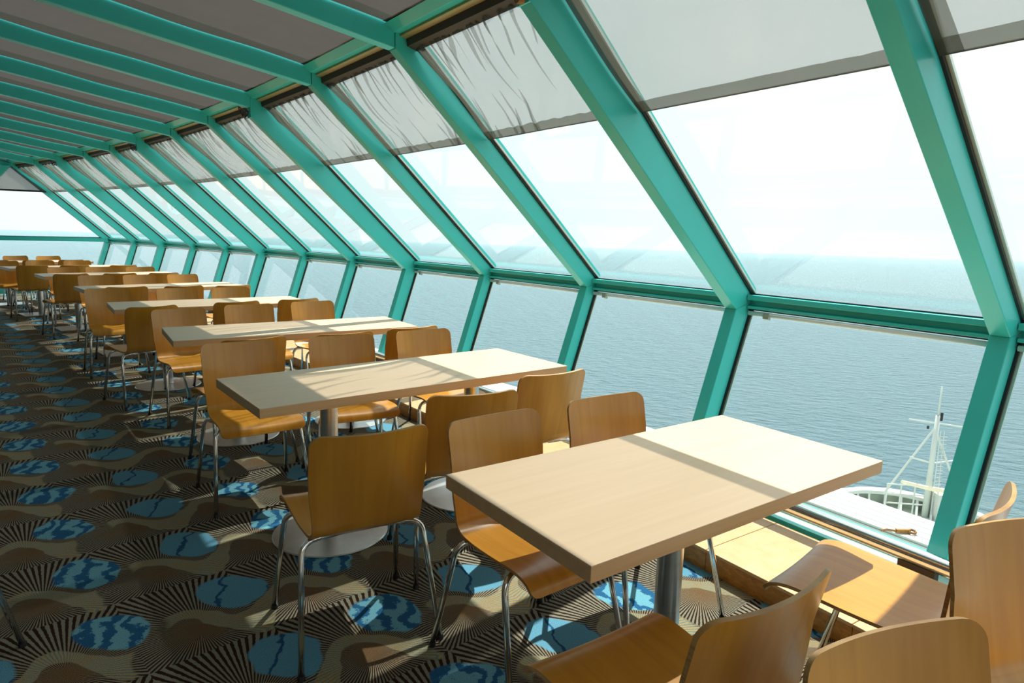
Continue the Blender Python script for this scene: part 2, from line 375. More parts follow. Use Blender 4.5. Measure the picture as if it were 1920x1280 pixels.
for k in range(-2, KB + 1):
    deep = (k % 3 == 1)
    tn += 1
    root = empty('trim_%d' % tn, P(k, -0.36, 0)); struct(root, 'teal painted angled window frame and roof beam')
    bpy.context.view_layer.update()
    inv = Matrix.Translation(-Vector(root.location))
    def B(mb, name, mat, bevel=0, par=root):
        off = Vector(root.location) if par is root else Vector((0, 0, 0))
        if par is root:
            mb.v = [v - off for v in mb.v]
        return mb.build(name, mat, par, bevel=bevel)
    B(ext(MB(), k, lower_poly(deep)), 'lower_post', M['teal'], 0.004)
    B(ext(MB(), k, rafter_poly(deep)), 'rafter', M['teal'], 0.004)
    zb0 = 2.482; re = RIN
    B(ext(MB(), k, [(-1.69, zb0), (-1.69, zb0 + 0.17), (re, zb0 + 0.17 + 0.14 * (-1.69 - re)), (re, zb0 + 0.14 * (-1.69 - re))], 0.0, 0.075), 'ceiling_beam', M['teal'], 0.004)
    # raised bead along the glass, black gasket, pale glazing strip (both faces of the frame)
    for w0, w1 in ((-0.012, 0.0), (FW, FW + 0.012)):
        B(ext(MB(), k, [(-0.012, 1.13), (0.0, 1.14), (-1.6, glass_z(-1.6)), (-1.613, glass_z(-1.6) - 0.012)], w0, w1), 'gasket', M['black'])
        B(ext(MB(), k, [(-0.012, 1.06), (0.004, 1.06), (-0.325, 0.112), (-0.341, 0.112)], w0, w1), 'gasket', M['black'])
        q0, q1 = (w0 - 0.012, w0) if w0 < 0 else (w1, w1 + 0.012)
        B(ext(MB(), k, [(0.0, 1.138), (0.008, 1.146), (-1.59, glass_z(-1.6) + 0.005), (-1.6, glass_z(-1.6) - 0.004)], q0, q1), 'glazing_strip', M['alu'])
        B(ext(MB(), k, [(0.0, 1.06), (0.010, 1.06), (-0.319, 0.112), (-0.329, 0.112)], q0, q1), 'glazing_strip', M['alu'])
    # two bolts beside the transom
    for rz in ((-0.035, 1.118), (-0.03, 1.066)):
        c = P(k, *rz); t = tanv(k)
        B(MB().tube([c - t * 0.004, c + t * 0.002], 0.004, 8), 'bolt', M['black'])
    if deep:
        B(ext(MB(), k, [(-1.70, 2.40), (-1.712, 2.40), (-1.712, 2.62), (-1.70, 2.62)], -0.004, FW + 0.004), 'end_plate', M['teal'], 0.002)
        c = P(k, -1.66, 2.585); t = tanv(k)
        B(MB().tube([c - t * 0.006, c], 0.012, 10), 'bolt', M['teal'])
        if k == 1:
            c = P(k, -1.712, 2.42); rv = radv(k)
            B(MB().tube([c + tanv(k) * 0.04 + rv * 0.0, c + tanv(k) * 0.04 - rv * 0.03], 0.022, 14), 'pipe_stub', M['rust'])
        else:
            for j in range(3):
                c = P(k, -1.735 - 0.02 * j, 2.43 + 0.012 * j) + tanv(k) * 0.05
                pts = [c + Vector((0.03 * math.cos(q) * 0.6, 0.03 * math.sin(q) + 0.0, 0.028 * math.cos(q + j))) for q in [i * 0.7 for i in range(10)]]
                B(MB().tube(pts, 0.005, 6), 'cable', M['black'])

# ------------------------------------------------------------------ window bays: panes, transom, header, sill
wn_ = 0
def pane(mb, k, a, b, s0, s1, th=0.006):
    (r0, z0), (r1, z1) = a, b
    d = Vector((r1 - r0, z1 - z0)).normalized(); n = Vector((d.y, -d.x)) * th
    return prism_bay(mb, k, [(r0, z0), (r1, z1), (r1 + n.x, z1 + n.y), (r0 + n.x, z0 + n.y)], s0, s1)
S0, S1 = 0.066, 0.997
for k in range(-2, KB):
    wn_ += 1
    root = empty('window_%d' % wn_, (0, 0, 0)); struct(root, 'angled window bay with upper and lower glass')
    pane(MB(), k, (-0.002, 1.142), (-1.62, glass_z(-1.62)), S0, S1).build('upper_pane', M['glass'], root)
    pane(MB(), k, (-0.332, 0.112), (-0.002, 1.06), S0, S1).build('lower_pane', M['glass'], root)
    # transom: upper flange, recessed web, lower flange
    prism_bay(MB(), k, [(0.02, 1.135), (-0.055, 1.135), (-0.055, 1.105), (0.02, 1.105)], S0, S1).build('transom_lip', M['teal'], root, bevel=0.003)
    prism_bay(MB(), k, [(0.02, 1.105), (-0.012, 1.105), (-0.012, 1.07), (0.02, 1.07)], S0, S1).build('transom_web', M['teal'], root)
    prism_bay(MB(), k, [(0.02, 1.07), (-0.045, 1.07), (-0.045, 1.052), (0.02, 1.052)], S0, S1).build('transom_foot', M['teal'], root, bevel=0.003)
    prism_bay(MB(), k, [(0.0, 1.1425), (-0.015, 1.1425), (-0.015, 1.135), (0.0, 1.135)], S0, S1).build('gasket', M['black'], root)
    prism_bay(MB(), k, [(0.0, 1.052), (-0.03, 1.052), (-0.03, 1.044), (0.0, 1.044)], S0, S1).build('gasket', M['black'], root)
    MB().tube([BAY(k, S0 + 0.01, -0.035, 1.027), BAY(k, S1 - 0.005, -0.035, 1.027)], 0.013, 10).build('white_bar', M['white_metal'], root, smooth=True)
    # catch near the far end of each lower pane
    c0 = 0.885
    prism_bay(MB(), k, [(-0.02, 1.040), (-0.055, 1.035), (-0.055, 1.005), (-0.03, 0.995)], c0, c0 + 0.028).build('catch', M['catch'], root, bevel=0.003)
    prism_bay(MB(), k, [(-0.025, 1.040), (-0.045, 1.035), (-0.045, 1.018), (-0.025, 1.015)], c0 + 0.028, c0 + 0.09).build('catch_arm', M['catch'], root)
    # header between sloping wall and ceiling
    prism_bay(MB(), k, [(-1.60, 2.60), (-1.60, 2.565), (-1.70, 2.565), (-1.76, 2.60)], 0.06, 1.0).build('header_lip', M['teal'], root, bevel=0.003)
    prism_bay(MB(), k, [(-1.58, 2.575), (-1.58, 2.535), (-1.655, 2.553), (-1.655, 2.575)], 0.06, 1.0).build('header_channel', M['brass'], root, bevel=0.002)
    # sill: metal strip and teal base below the glass
    prism_bay(MB(), k, [(-0.29, 0.0), (-0.29, 0.112), (-0.40, 0.112), (-0.44, 0.10), (-0.44, 0.0)], 0.0, 1.0).build('sill_base', M['teal'], root, bevel=0.003)
    prism_bay(MB(), k, [(-0.44, 0.0), (-0.44, 0.09), (-0.60, 0.09), (-0.60, 0.0)], 0.0, 1.0).build('sill_plate', M['alu'], root, bevel=0.002)
    prism_bay(MB(), k, [(-0.545, 0.09), (-0.545, 0.112), (-0.575, 0.112), (-0.575, 0.09)], 0.0, 1.0).build('sill_strip', M['teal'], root)

# ------------------------------------------------------------------ end wall beyond the last frame
K12 = P(12, 0, 0); E_ = Vector((math.cos(math.radians(210)), math.sin(math.radians(210)), 0)); NO = Vector((-0.5, 0.866, 0))
C12 = P(12, -1.685, 0)
def EW(s, off, z): return Vector((K12.x, K12.y, 0)) + E_ * s + NO * off + Vector((0, 0, z))
sC = 2.9
cOff = (C12 - K12).dot(NO)
root = empty('window_%d' % (wn_ + 1), (0, 0, 0)); struct(root, 'end window wall beyond the last teal frame')
SE = 6.0
MB().loft([EW(0.05, o, z) for o, z in ((0.02, 1.135), (-0.05, 1.135), (-0.05, 1.055), (0.02, 1.055))],
          [EW(SE, o, z) for o, z in ((0.02, 1.135), (-0.05, 1.135), (-0.05, 1.055), (0.02, 1.055))]).build('transom', M['teal'], root)
MB().loft([EW(0.05, o, z) for o, z in ((0.0, 1.15), (-0.015, 1.15), (-0.015, 1.135), (0, 1.135))],
          [EW(SE, o, z) for o, z in ((0.0, 1.15), (-0.015, 1.15), (-0.015, 1.135), (0, 1.135))]).build('gasket', M['black'], root)
def quad_slab(pts, n, th):
    n = Vector(n).normalized() * th
    return MB().loft(pts, [p + n for p in pts])
topz = 2.50
quad_slab([EW(0.0, 0, 1.14), EW(SE, 0, 1.14), EW(SE, cOff, topz), Vector((C12.x, C12.y, topz))], NO, 0.006).build('upper_pane', M['glass'], root)
quad_slab([EW(0.0, 0, 1.06), EW(SE, 0, 1.06), EW(SE, -0.32, 0.15), EW(0.3, -0.32, 0.15)], NO, 0.006).build('lower_pane', M['glass'], root)
for j, s in enumerate((sC, sC + 1.34, sC + 2.68)):
    a = Vector((C12.x, C12.y, topz)) if j == 0 else EW(s - 0.5, cOff, topz)
    bq = EW(s, 0, 1.11)
    d = E_ * 0.15
    MB().loft([a, a + d, a + d - NO * 0.12, a - NO * 0.12], [bq, bq + d, bq + d - NO * 0.12, bq - NO * 0.12]).build('rafter', M['teal'], root)
    b2 = EW(s, -0.35, 0.12)
    MB().loft([bq, bq + d, bq + d - NO * 0.10, bq - NO * 0.10], [b2, b2 + d, b2 + d - NO * 0.12, b2 - NO * 0.12]).build('lower_post', M['teal'], root)
MB().loft([EW(0.2, o, z) for o, z in ((-0.28, 0), (-0.28, 0.15), (-0.44, 0.15), (-0.44, 0))], [EW(SE, o, z) for o, z in ((-0.28, 0), (-0.28, 0.15), (-0.44, 0.15), (-0.44, 0))]).build('sill_base', M['teal'], root)
fh_ = 0.67
bl0 = Vector((C12.x, C12.y, topz)) - NO * 0.03; bl1 = EW(0.0, 0, 1.14).lerp(Vector((C12.x, C12.y, topz)), fh_) - NO * 0.03; bl2 = EW(sC, 0, 1.14).lerp(Vector((C12.x, C12.y, topz)), fh_) - NO * 0.03
tb = MB().loft([bl0, bl1, bl2], [p - NO * 0.003 for p in (bl0, bl1, bl2)]).build('window_blind', M['blind'])
tag(tb, 'triangular grey blind at the far end, beside the last teal frame', 'blind')
MB().tube([bl1 - NO * 0.005, bl2 - NO * 0.005], 0.02, 6).build('hem_bar', M['black'], tb)
# flat ceiling piece closing the corner past the last beam
pts = [Vector((C12.x, C12.y, 2.56)), EW(SE, cOff, 2.56), P(12, RIN, 3.05)]
struct(MB().loft(pts, [p + Vector((0, 0, 0.05)) for p in pts]).build('ceiling', M['cblind']), 'dark ceiling panel beyond the last beam')

# ------------------------------------------------------------------ blinds
def ssin(x): return math.sin(x)
def cloth(name, k, nu, nv, fn, mat, parent, s0, s1):
    vs = []; fs = []
    for j in range(nv + 1):
        for i in range(nu + 1):
            vs.append(fn(s0 + (s1 - s0) * i / nu, i / nu, j / nv))
    for j in range(nv):
        for i in range(nu):
            a = j * (nu + 1) + i; fs.append((a, a + 1, a + nu + 2, a + nu + 1))
    return mesh_obj(name, vs, fs, mat, parent, smooth=True)
TOPR, TOPZ, HEMR, HEMZ = -1.575, 2.505, -1.03, 2.046
def wname(k):   # order of the bays from the right edge of the photo
    return ORD[k + 1]
for k in range(-2, KB):
    rnd = random.Random(100 + k)
    root = empty('window_blind', BAY(k, 0.5, TOPR, TOPZ))
    off = Vector(root.location)
    if k >= -1:
        tag(root, 'grey mesh blind half drawn over the %s sloping window from the right edge' % wname(k), 'blind', 'half drawn window blinds')
    else:
        tag(root, 'grey mesh blind over the sloping window just outside the right edge', 'blind', 'half drawn window blinds')
    smooth_bay = k <= 0
    amp = 0.005 if smooth_bay else 0.017
    nf = 15 if not smooth_bay else 6
    ph = [rnd.uniform(0, 6.28) for _ in range(8)]
    pleats = []
    if not smooth_bay:
        for q in range(13): pleats.append((0, (q + rnd.uniform(0.2, 0.9)) / 13, rnd.uniform(0.25, 0.9), rnd.uniform(0.05, 0.35), rnd.uniform(0.010, 0.024), rnd.uniform(0.006, 0.020)))
        for q in range(9): pleats.append((1, rnd.uniform(0.05, 0.98), rnd.uniform(0.15, 0.5), rnd.uniform(-0.5, -0.1), rnd.uniform(0.008, 0.018), rnd.uniform(0.012, 0.022)))
    else:
        for q in range(5): pleats.append((1, rnd.uniform(0.05, 0.98), rnd.uniform(0.12, 0.3), rnd.uniform(-0.3, -0.1), rnd.uniform(0.004, 0.009), rnd.uniform(0.012, 0.02)))
    hemr, hemz = HEMR, HEMZ
    if k == 6: hemr, hemz = HEMR + 0.02, HEMZ - 0.01
    nrm = Vector((-0.64, -0.768))     # inward and down, across the slope (r, z)
    def fn(s, u, v, k=k, amp=amp, nf=nf, ph=ph, hemr=hemr, hemz=hemz, smooth_bay=smooth_bay, pleats=pleats):
        r = TOPR + (hemr - TOPR) * v; z = TOPZ + (hemz - TOPZ) * v
        sag = 0.018 * math.sin(math.pi * v) + (0.0 if smooth_bay else 0.012) * math.sin(math.pi * v) * math.sin(math.pi * u)
        uu = u + 0.10 * math.sin(3.0 * u + ph[0]) + 0.16 * v * (0.5 - u) * (1.0 if not smooth_bay else 0.2)
        g1 = math.sin(nf * 2 * math.pi * uu * 0.5 + ph[1]) + 0.6 * math.sin(nf * 2 * math.pi * uu * 0.83 + ph[2])
        g1 = (math.copysign(abs(g1) ** 0.6, g1)) if not smooth_bay else g1
        env1 = math.exp(-3.2 * v) * (1 - math.exp(-30 * v) * 0.6)
        g2 = math.sin(nf * 2 * math.pi * (u * 0.75 - 0.35 * v) + ph[3]) + 0.5 * math.sin(nf * 2 * math.pi * (u * 0.41 + 0.2 * v) + ph[4])
        env2 = math.exp(-6.0 * (1 - v)) * (0.4 + 0.6 * (1 - u)) * min(1, 7 * (1 - v))
        g3 = math.sin(2 * math.pi * (1.6 * u - 0.9 * v) + ph[5]) * math.sin(math.pi * v)
        dsp = sag + amp * (g1 * env1 + 0.7 * g2 * env2 + 0.45 * g3)
        for kind, u0, ln_, bend, am, wd in pleats:
            w = v if kind == 0 else 1 - v
            if w > ln_: continue
            uc = u0 + bend * w * (1.1 - w)
            e = math.exp(-((u - uc) / wd) ** 2)
            if e < 0.01: continue
            env = (1 - w / ln_) * (1.0 if kind == 0 else min(1, 6 * w + 0.12))
            dsp += am * e * env
        dsp = max(dsp, -0.03)
        # far edge pulls in a little half way down
        ss = s
        if not smooth_bay: ss = s - 0.05 * math.sin(math.pi * v) * max(0, (u - 0.6) / 0.4) ** 2 + 0.02 * math.sin(math.pi * v) * max(0, (0.3 - u) / 0.3) ** 2
        return BAY(k, ss, r + nrm.x * dsp, z + nrm.y * dsp) - off
    sa, sb = 0.072, 0.992
    cloth('fabric', k, 150, 40, fn, M['blind'], root, sa, sb)
    def fh(s, u, v, fn=fn):
        p = fn(s, u, 0.905 + 0.095 * v); q = BAY(k, s, 0, 0) - BAY(k, s, nrm.x, nrm.y); return p - q * 0.004
    cloth('hem', k, 96, 2, fh, M['hem'], root, sa, sb)
    def fe(s, u, v, fn=fn):
        p = fn(s, u * 0.06 + 0.94, v); q = BAY(k, s, 0, 0) - BAY(k, s, nrm.x, nrm.y); return p - q * 0.004
    cloth('side_hem', k, 3, 34, fe, M['hem'], root, sb - 0.055, sb)
    gv = []; gf = []
    qn = BAY(k, 0.5, 0, 0) - BAY(k, 0.5, nrm.x, nrm.y)
    for kind, u0, ln_, bend, am, wd in pleats:
        b0 = len(gv); m_ = 14
        for j in range(m_ + 1):
            w = 0.005 + (ln_ - 0.005) * j / m_
            uc = u0 + bend * w * (1.1 - w); v = w if kind == 0 else 1 - w
            hw = wd * 0.85 * (1 - j / m_) ** 0.7 + 0.0006
            for uu in (uc - hw, uc + hw):
                uu = max(0.002, min(0.998, uu)); gv.append(fn(sa + (sb - sa) * uu, uu, v) - qn * 0.005)
        gf += [(b0 + 2 * j, b0 + 2 * j + 1, b0 + 2 * j + 3, b0 + 2 * j + 2) for j in range(m_)]
    if not smooth_bay: mesh_obj('gathers', gv, gf, M['gather'], root, smooth=True)['kind'] = 'stuff'
    # weighted dark bar in the hem
    MB().tube([fn(sa + 0.005, 0.0, 1.0), fn(0.25, 0.19, 1.0), fn(0.5, 0.46, 1.0), fn(0.75, 0.74, 1.0), fn(sb - 0.004, 1.0, 1.0)], 0.0035, 6).build('hem_bar', M['black'], root)
    mb = prism_bay(MB(), k, [(-1.555, 2.537), (-1.62, 2.553), (-1.612, 2.505), (-1.552, 2.488)], 0.066, 0.997)
    mb.v = [v - off for v in mb.v]; mb.build('headrail', M['brown_rail'], root)

CBR0, CBR1 = -1.735, RIN + 0.05
def cbz(r): return 2.482 + 0.14 * (-1.69 - r)
for k in range(-2, KB):
    rnd = random.Random(300 + k)
    root = empty('ceiling_blind', BAY(k, 0.5, -1.8, 2.6)); off = Vector(root.location)
    if k >= 1:
        tag(root, 'dark grey ceiling blind between teal beams, %s counted from the nearest' % ORD[k - 1], 'blind', 'ceiling blinds between the beams')
    else:
        tag(root, 'dark grey ceiling blind overhead, %s one before the nearest visible beam' % ['last', 'second last', 'third last'][0 - k], 'blind', 'ceiling blinds between the beams')
    ph = [rnd.uniform(0, 6.28) for _ in range(6)]
    def fn(s, u, v, k=k, ph=ph):
        r = CBR0 + (CBR1 - CBR0) * v
        z = cbz(r) + 0.120 - 0.03 * math.sin(math.pi * u) * min(1, 0.25 + 4 * v)
        z += 0.006 * math.sin(9 * u + 6 * v + ph[0]) * min(1, 8 * v) + 0.005 * math.sin(23 * v + 3 * u + ph[1]) * min(1, 8 * v) + 0.0012 * math.exp(-v * 9) * math.sin(30 * u + ph[2])
        return BAY(k, s, r, z) - off
    cloth('fabric', k, 40, 60, fn, M['cblind'], root, 0.072, 0.992)
    def fh(s, u, v, fn=fn): return fn(s, u, -0.002 + 0.011 * v) + Vector((0, 0, -0.003))
    cloth('hem', k, 40, 2, fh, M['brown_rail'], root, 0.072, 0.992)

# ------------------------------------------------------------------ ledge and low steel rail along the windows
led = empty('window_ledge', P(0, -0.9, 0)); off = Vector(led.location)
tag(led, 'low brown wooden ledge running along the floor below the windows', 'ledge')
for k in range(-2, KB):
    for h in (0, 1):
        s0, s1 = h * 0.5 + 0.0012, h * 0.5 + 0.4988
        mb = prism_bay(MB(), k, [(-0.60, 0.0), (-0.60, 0.086), (-1.12, 0.086), (-1.12, 0.0)], s0, s1); mb.v = [v - off for v in mb.v]
        mb.build('front_panel', M['ledge'], led)
        mb = prism_bay(MB(), k, [(-0.60, 0.086), (-0.60, 0.100), (-1.125, 0.100), (-1.125, 0.086)], s0, s1); mb.v = [v - off for v in mb.v]
        mb.build('top_panel', M['ledge_top'], led, bevel=0.002)
rail = empty('steel_rail', P(0, -0.61, 0.1)); off = Vector(rail.location)
tag(rail, 'polished steel rail running low in front of the window glass', 'rail')
mb = MB().tube([P(k * 0.5, -0.605, 0.205) - off for k in range(-4, 25)], 0.035, 16); mb.build('rail_tube', M['chrome'], rail, smooth=True)
for k in [q * 0.94 + 0.02 for q in range(-2, 13)]:
    t = tanv(k); c = P(k, -0.605, 0.19)
    mb = MB().loft([P(k, r, z) - t * 0.07 - off for r, z in ((-0.585, 0.175), (-0.625, 0.175), (-0.625, 0.098), (-0.585, 0.098))],
                   [P(k, r, z) + t * 0.07 - off for r, z in ((-0.585, 0.175), (-0.625, 0.175), (-0.625, 0.098), (-0.585, 0.098))])
    mb.build('bracket', M['brown_rail'], rail)

# ------------------------------------------------------------------ chair
def chair_profile():
    pts = [(-0.264, 0.808), (-0.232, 0.66), (-0.202, 0.525), (-0.187, 0.470), (-0.158, 0.446), (-0.105, 0.440), (0.03, 0.446), (0.15, 0.455), (0.205, 0.452), (0.240, 0.438), (0.258, 0.410)]
    # Catmull-Rom sampling
    out = []
    n = len(pts)
    for i in range(n - 1):
        p0 = pts[max(i - 1, 0)]; p1 = pts[i]; p2 = pts[i + 1]; p3 = pts[min(i + 2, n - 1)]
        m = 7
        for j in range(m):
            t = j / m
            out.append(tuple(0.5 * ((2 * p1[q]) + (-p0[q] + p2[q]) * t + (2 * p0[q] - 5 * p1[q] + 4 * p2[q] - p3[q]) * t * t + (-p0[q] + 3 * p1[q] - 3 * p2[q] + p3[q]) * t ** 3) for q in (0, 1)))
    out.append(pts[-1]); return out
def build_chair():
    root = empty('dining_chair')
    prof = chair_profile()
    L_ = [0]
    for a, b in zip(prof, prof[1:]): L_.append(L_[-1] + math.hypot(b[0] - a[0], b[1] - a[1]))
    tot = L_[-1]
    # extra rows near both ends for the rounded corners
    def at(d):
        d = max(0, min(tot, d))
        for i in range(len(L_) - 1):
            if d <= L_[i + 1] + 1e-9:
                t = (d - L_[i]) / (L_[i + 1] - L_[i]); a, b = prof[i], prof[i + 1]
                return (a[0] + (b[0] - a[0]) * t, a[1] + (b[1] - a[1]) * t)
        return prof[-1]
    rc = 0.042; rc2 = 0.03
    ds = [0, 0.002, 0.005, 0.010, 0.017, 0.026, 0.036, 0.048]
    d = 0.06
    while d < tot - 0.05: ds.append(d); d += 0.014
    ds += [tot - q for q in (0.045, 0.034, 0.024, 0.015, 0.008, 0.003, 0.0)]
    NX = 15; TH = 0.0105
    top = []; bot = []
    for d in ds:
        y, z = at(d); y1, z1 = at(d + 0.004); y0, z0 = at(d - 0.004)
        ty, tz = y1 - y0, z1 - z0; l = math.hypot(ty, tz) or 1; ty /= l; tz /= l
        ny, nz = -tz, ty         # normal towards the sitter
        f = d / tot
        hw = 0.199 - 0.012 * math.exp(-((f - 0.42) / 0.12) ** 2) + 0.012 * max(0, (f - 0.55)) / 0.45
        if d < rc: hw -= rc - math.sqrt(max(0, rc * rc - (rc - d) ** 2))
        e = tot - d
        if e < rc2: hw -= rc2 - math.sqrt(max(0, rc2 * rc2 - (rc2 - e) ** 2))
        backness = max(0, min(1, (z - 0.47) / 0.2))
        cur = 0.034 * backness + 0.006 * (1 - backness)
        ra = []; rb = []
        for i in range(NX):
            u = -1 + 2 * i / (NX - 1); x = hw * u
            c = cur * (x / 0.2) ** 2
            p = Vector((x, y + ny * c, z + nz * c)); q = Vector((x, y + ny * (c - TH), z + nz * (c - TH)))
            ra.append(p); rb.append(q)
        top.append(ra); bot.append(rb)
    nr = len(ds)
    vs = [p for r in top for p in r] + [p for r in bot for p in r]; nb = nr * NX; fs = []
    for j in range(nr - 1):
        for i in range(NX - 1):
            a = j * NX + i
            fs.append((a, a + NX, a + NX + 1, a + 1)); fs.append((nb + a, nb + a + 1, nb + a + NX + 1, nb + a + NX))
    mesh_obj('shell', vs, fs, M['chair'], root, smooth=True)
    loop = [(0, i) for i in range(NX)] + [(j, NX - 1) for j in range(1, nr)] + [(nr - 1, i) for i in range(NX - 2, -1, -1)] + [(j, 0) for j in range(nr - 2, 0, -1)]
    ev = []; 
    for j, i in loop: ev += [top[j][i], bot[j][i]]
    n = len(loop); ef = [(2 * q, 2 * q + 1, (2 * q + 3) % (2 * n), (2 * q + 2) % (2 * n)) for q in range(n)]
    sh = root.children[0]
    mesh_obj('plywood_edge', ev, ef, M['chair_edge'], sh, smooth=True)
    R_ = 0.0105
    for sx in (-1, 1):
        for sy, yk, foot in ((1, 0.105, (0.245, 0.225)), (-1, -0.115, (0.245, -0.245))):
            pts = fillet([(sx * 0.07, yk, 0.424), (sx * 0.212, yk + sy * 0.022, 0.424), (sx * foot[0], foot[1], 0.006)], 0.055, 6)
            lg = MB().tube(pts, R_, 10).build('leg', M['chrome'], root, smooth=True)
            MB().tube([(sx * foot[0] - sx * 0.001, foot[1] - sy * 0.003, 0.016), (sx * foot[0], foot[1], 0.0)], 0.0125, 10).build('foot_cap', M['black'], lg, smooth=False)
    for sx in (-1, 1):
        MB().tube(fillet([(sx * 0.09, 0.10, 0.424), (sx * 0.085, 0.0, 0.424), (sx * 0.09, -0.11, 0.424)], 0.02), R_, 10).build('seat_rail', M['chrome'], root, smooth=True)
    for yk in (0.105, -0.115):
        MB().tube([(-0.08, yk, 0.424), (0.08, yk, 0.424)], R_, 10).build('crossbar', M['chrome'], root, smooth=True)
        for sx in (-1, 1):
            MB().tube([(sx * 0.14, yk, 0.418), (sx * 0.14, yk, 0.436)], 0.012, 10).build('mount_pad', M['black'], root)
    return root
def copy_tree(o, parent=None):
    c = o.copy(); COL.objects.link(c); c.parent = parent
    for ch in o.children: copy_tree(ch, c)
    return c
proto = build_chair(); first = [True]
def place_chair(x, y, ang, label, group):
    """ang = facing direction in degrees (world)"""
    if first[0]: o = proto; first[0] = False
    else: o = copy_tree(proto)
    o.location = (x, y, 0); o.rotation_euler = (0, 0, math.radians(ang - 90))
    tag(o, label, 'chair', group)
    return o
TBL = ['nearest', 'second', 'third', 'fourth', 'fifth', 'sixth', 'seventh', 'eighth']
SEATS = ['aisle end', 'middle', 'window end']
BACK = 0.230
# back-top midpoints measured off the room: (table, seat, x, y, angle of the back's top edge)
NEAR = [(1, 0, -0.45, 2.04, 30), (1, 1, -0.15, 2.59, 24), (1, 2, 0.20, 3.03, 35), (0, 0, 0.49, 1.12, 34),
        (2, 0, -1.485, 3.73, 44), (2, 1, -1.03, 4.02, 39), (2, 2, -0.65, 4.36, 40),
        (3, 0, -2.84, 5.12, 50), (3, 1, -2.37, 5.60, 44), (3, 2, -1.95, 5.96, 45),
        (4, 0, -3.97, 6.68, 42), (4, 1, -3.52, 6.96, 40), (4, 2, -3.09, 7.20, 46),
        (5, 0, -5.56, 8.20, 50), (5, 1, -5.14, 8.52, 42), (5, 2, -4.72, 8.82, 50),
        (6, 0, -7.08, 9.60, 46), (6, 1, -6.67, 9.93, 50), (6, 2, -6.13, 10.27, 50),
        (7, 0, -8.48, 10.66, 52), (7, 1, -8.06, 11.04, 54), (7, 2, -7.68, 11.36, 54)]
FAR = [(1, 0, -1.55, 3.62, 36), (1, 1, -1.05, 3.94, 28), (1, 2, -0.60, 4.27, 35), (0, 0, -0.05, 2.24, 37), (0, 1, 0.39, 2.56, 33),
       (2, 0, -2.61, 5.03, 44), (2, 1, -2.23, 5.45, 36), (2, 2, -1.81, 5.81, 40),
       (3, 0, -4.07, 6.50, 40), (3, 1, -3.49, 6.72, 44), (3, 2, -3.05, 6.98, 40),
       (4, 0, -5.22, 8.13, 45), (4, 1, -4.83, 8.385, 50), (4, 2, -4.42, 8.67, 50),
       (5, 0, -6.55, 9.47, 47), (5, 1, -6.19, 9.755, 48), (5, 2, -5.72, 9.975, 44),
       (6, 0, -8.25, 10.54, 42), (6, 1, -7.92, 10.90, 46), (6, 2, -7.50, 11.21, 42),
       (7, 1, -9.32, 12.20, 56), (7, 2, -8.86, 12.42, 52)]
for t, s, x, y, a in NEAR:
    f = math.radians(a + 90)
    if t > 1: x += 0.045 * math.cos(f); y += 0.045 * math.sin(f)
    place_chair(x + BACK * math.cos(f), y + BACK * math.sin(f), a + 90,
                'honey plywood chair with its back to the viewer, %s of the %s table' % (SEATS[s], TBL[t]), 'plywood dining chairs')
for t, s, x, y, a in FAR:
    f = math.radians(a - 90)
    if t > 0: x += 0.025 * math.cos(f); y += 0.025 * math.sin(f)
    nm = SEATS[s] if t else ('aisle end', 'window end')[s]
    place_chair(x + BACK * math.cos(f), y + BACK * math.sin(f), a - 90,
                'honey plywood chair facing the viewer across the %s table, %s' % (TBL[t], nm), 'plywood dining chairs')
# window-side chair of the nearest table, turned and pushed over the ledge
place_chair(1.10, 1.775, 134, 'sunlit plywood chair overlapping the ledge, at the window end of the nearest table', 'plywood dining chairs')
# two chairs of the table beside the camera
place_chair(0.729, 0.756, -70, 'plywood chair cut off by the bottom right edge, nearest to the camera', 'plywood dining chairs')
place_chair(1.253, 1.21, -75, 'tall plywood chair back cut off by the right edge, beside the steel rail', 'plywood dining chairs')
# chair of which only a leg shows at the left edge
place_chair(-1.905, 1.795, 180, 'chair standing in the aisle, only one steel leg showing at the left edge', 'plywood dining chairs')

# ------------------------------------------------------------------ tables
def build_table(Lx, Wy, peds, square):
    root = empty('dining_table')
    TZ = 0.747; TK = 0.042
    MB().box(-Lx / 2, Lx / 2, -Wy / 2, Wy / 2, TZ - 0.004, TZ).build('table_top', M['table'], root, bevel=0.0012)
    MB().box(-Lx / 2, Lx / 2, -Wy / 2, Wy / 2, TZ - TK, TZ - 0.0042).build('edge_band', M['table_edge'], root, bevel=0.0015)
    for px in peds:
        col = auto_smooth(MB().lathe([(0.041, 0.010), (0.041, TZ - TK - 0.012)], 28, (px, 0, 0)).build('pedestal', M['steel'], root))
        MB().box(px - 0.15, px + 0.15, -0.12, 0.12, TZ - TK - 0.012, TZ - TK).build('top_plate', M['black'], col)
        if square:
            MB().box(px - 0.26, px + 0.26, -0.23, 0.23, 0.0, 0.012).build('base_plate', M['base_steel'], root, bevel=0.003)
        else:
            auto_smooth(MB().lathe([(0.268, 0.0), (0.272, 0.003), (0.268, 0.008), (0.20, 0.013), (0.07, 0.018), (0.045, 0.020), (0.0415, 0.030)], 48, (px, 0, 0)).build('base_plate', M['base_steel'], root))
    return root
tlong = build_table(1.649, 0.634, (-0.41, 0.41), False)
tsq = build_table(1.649, 0.634, (-0.41, 0.41), True)
tshort = build_table(1.284, 0.634, (0.0,), False)
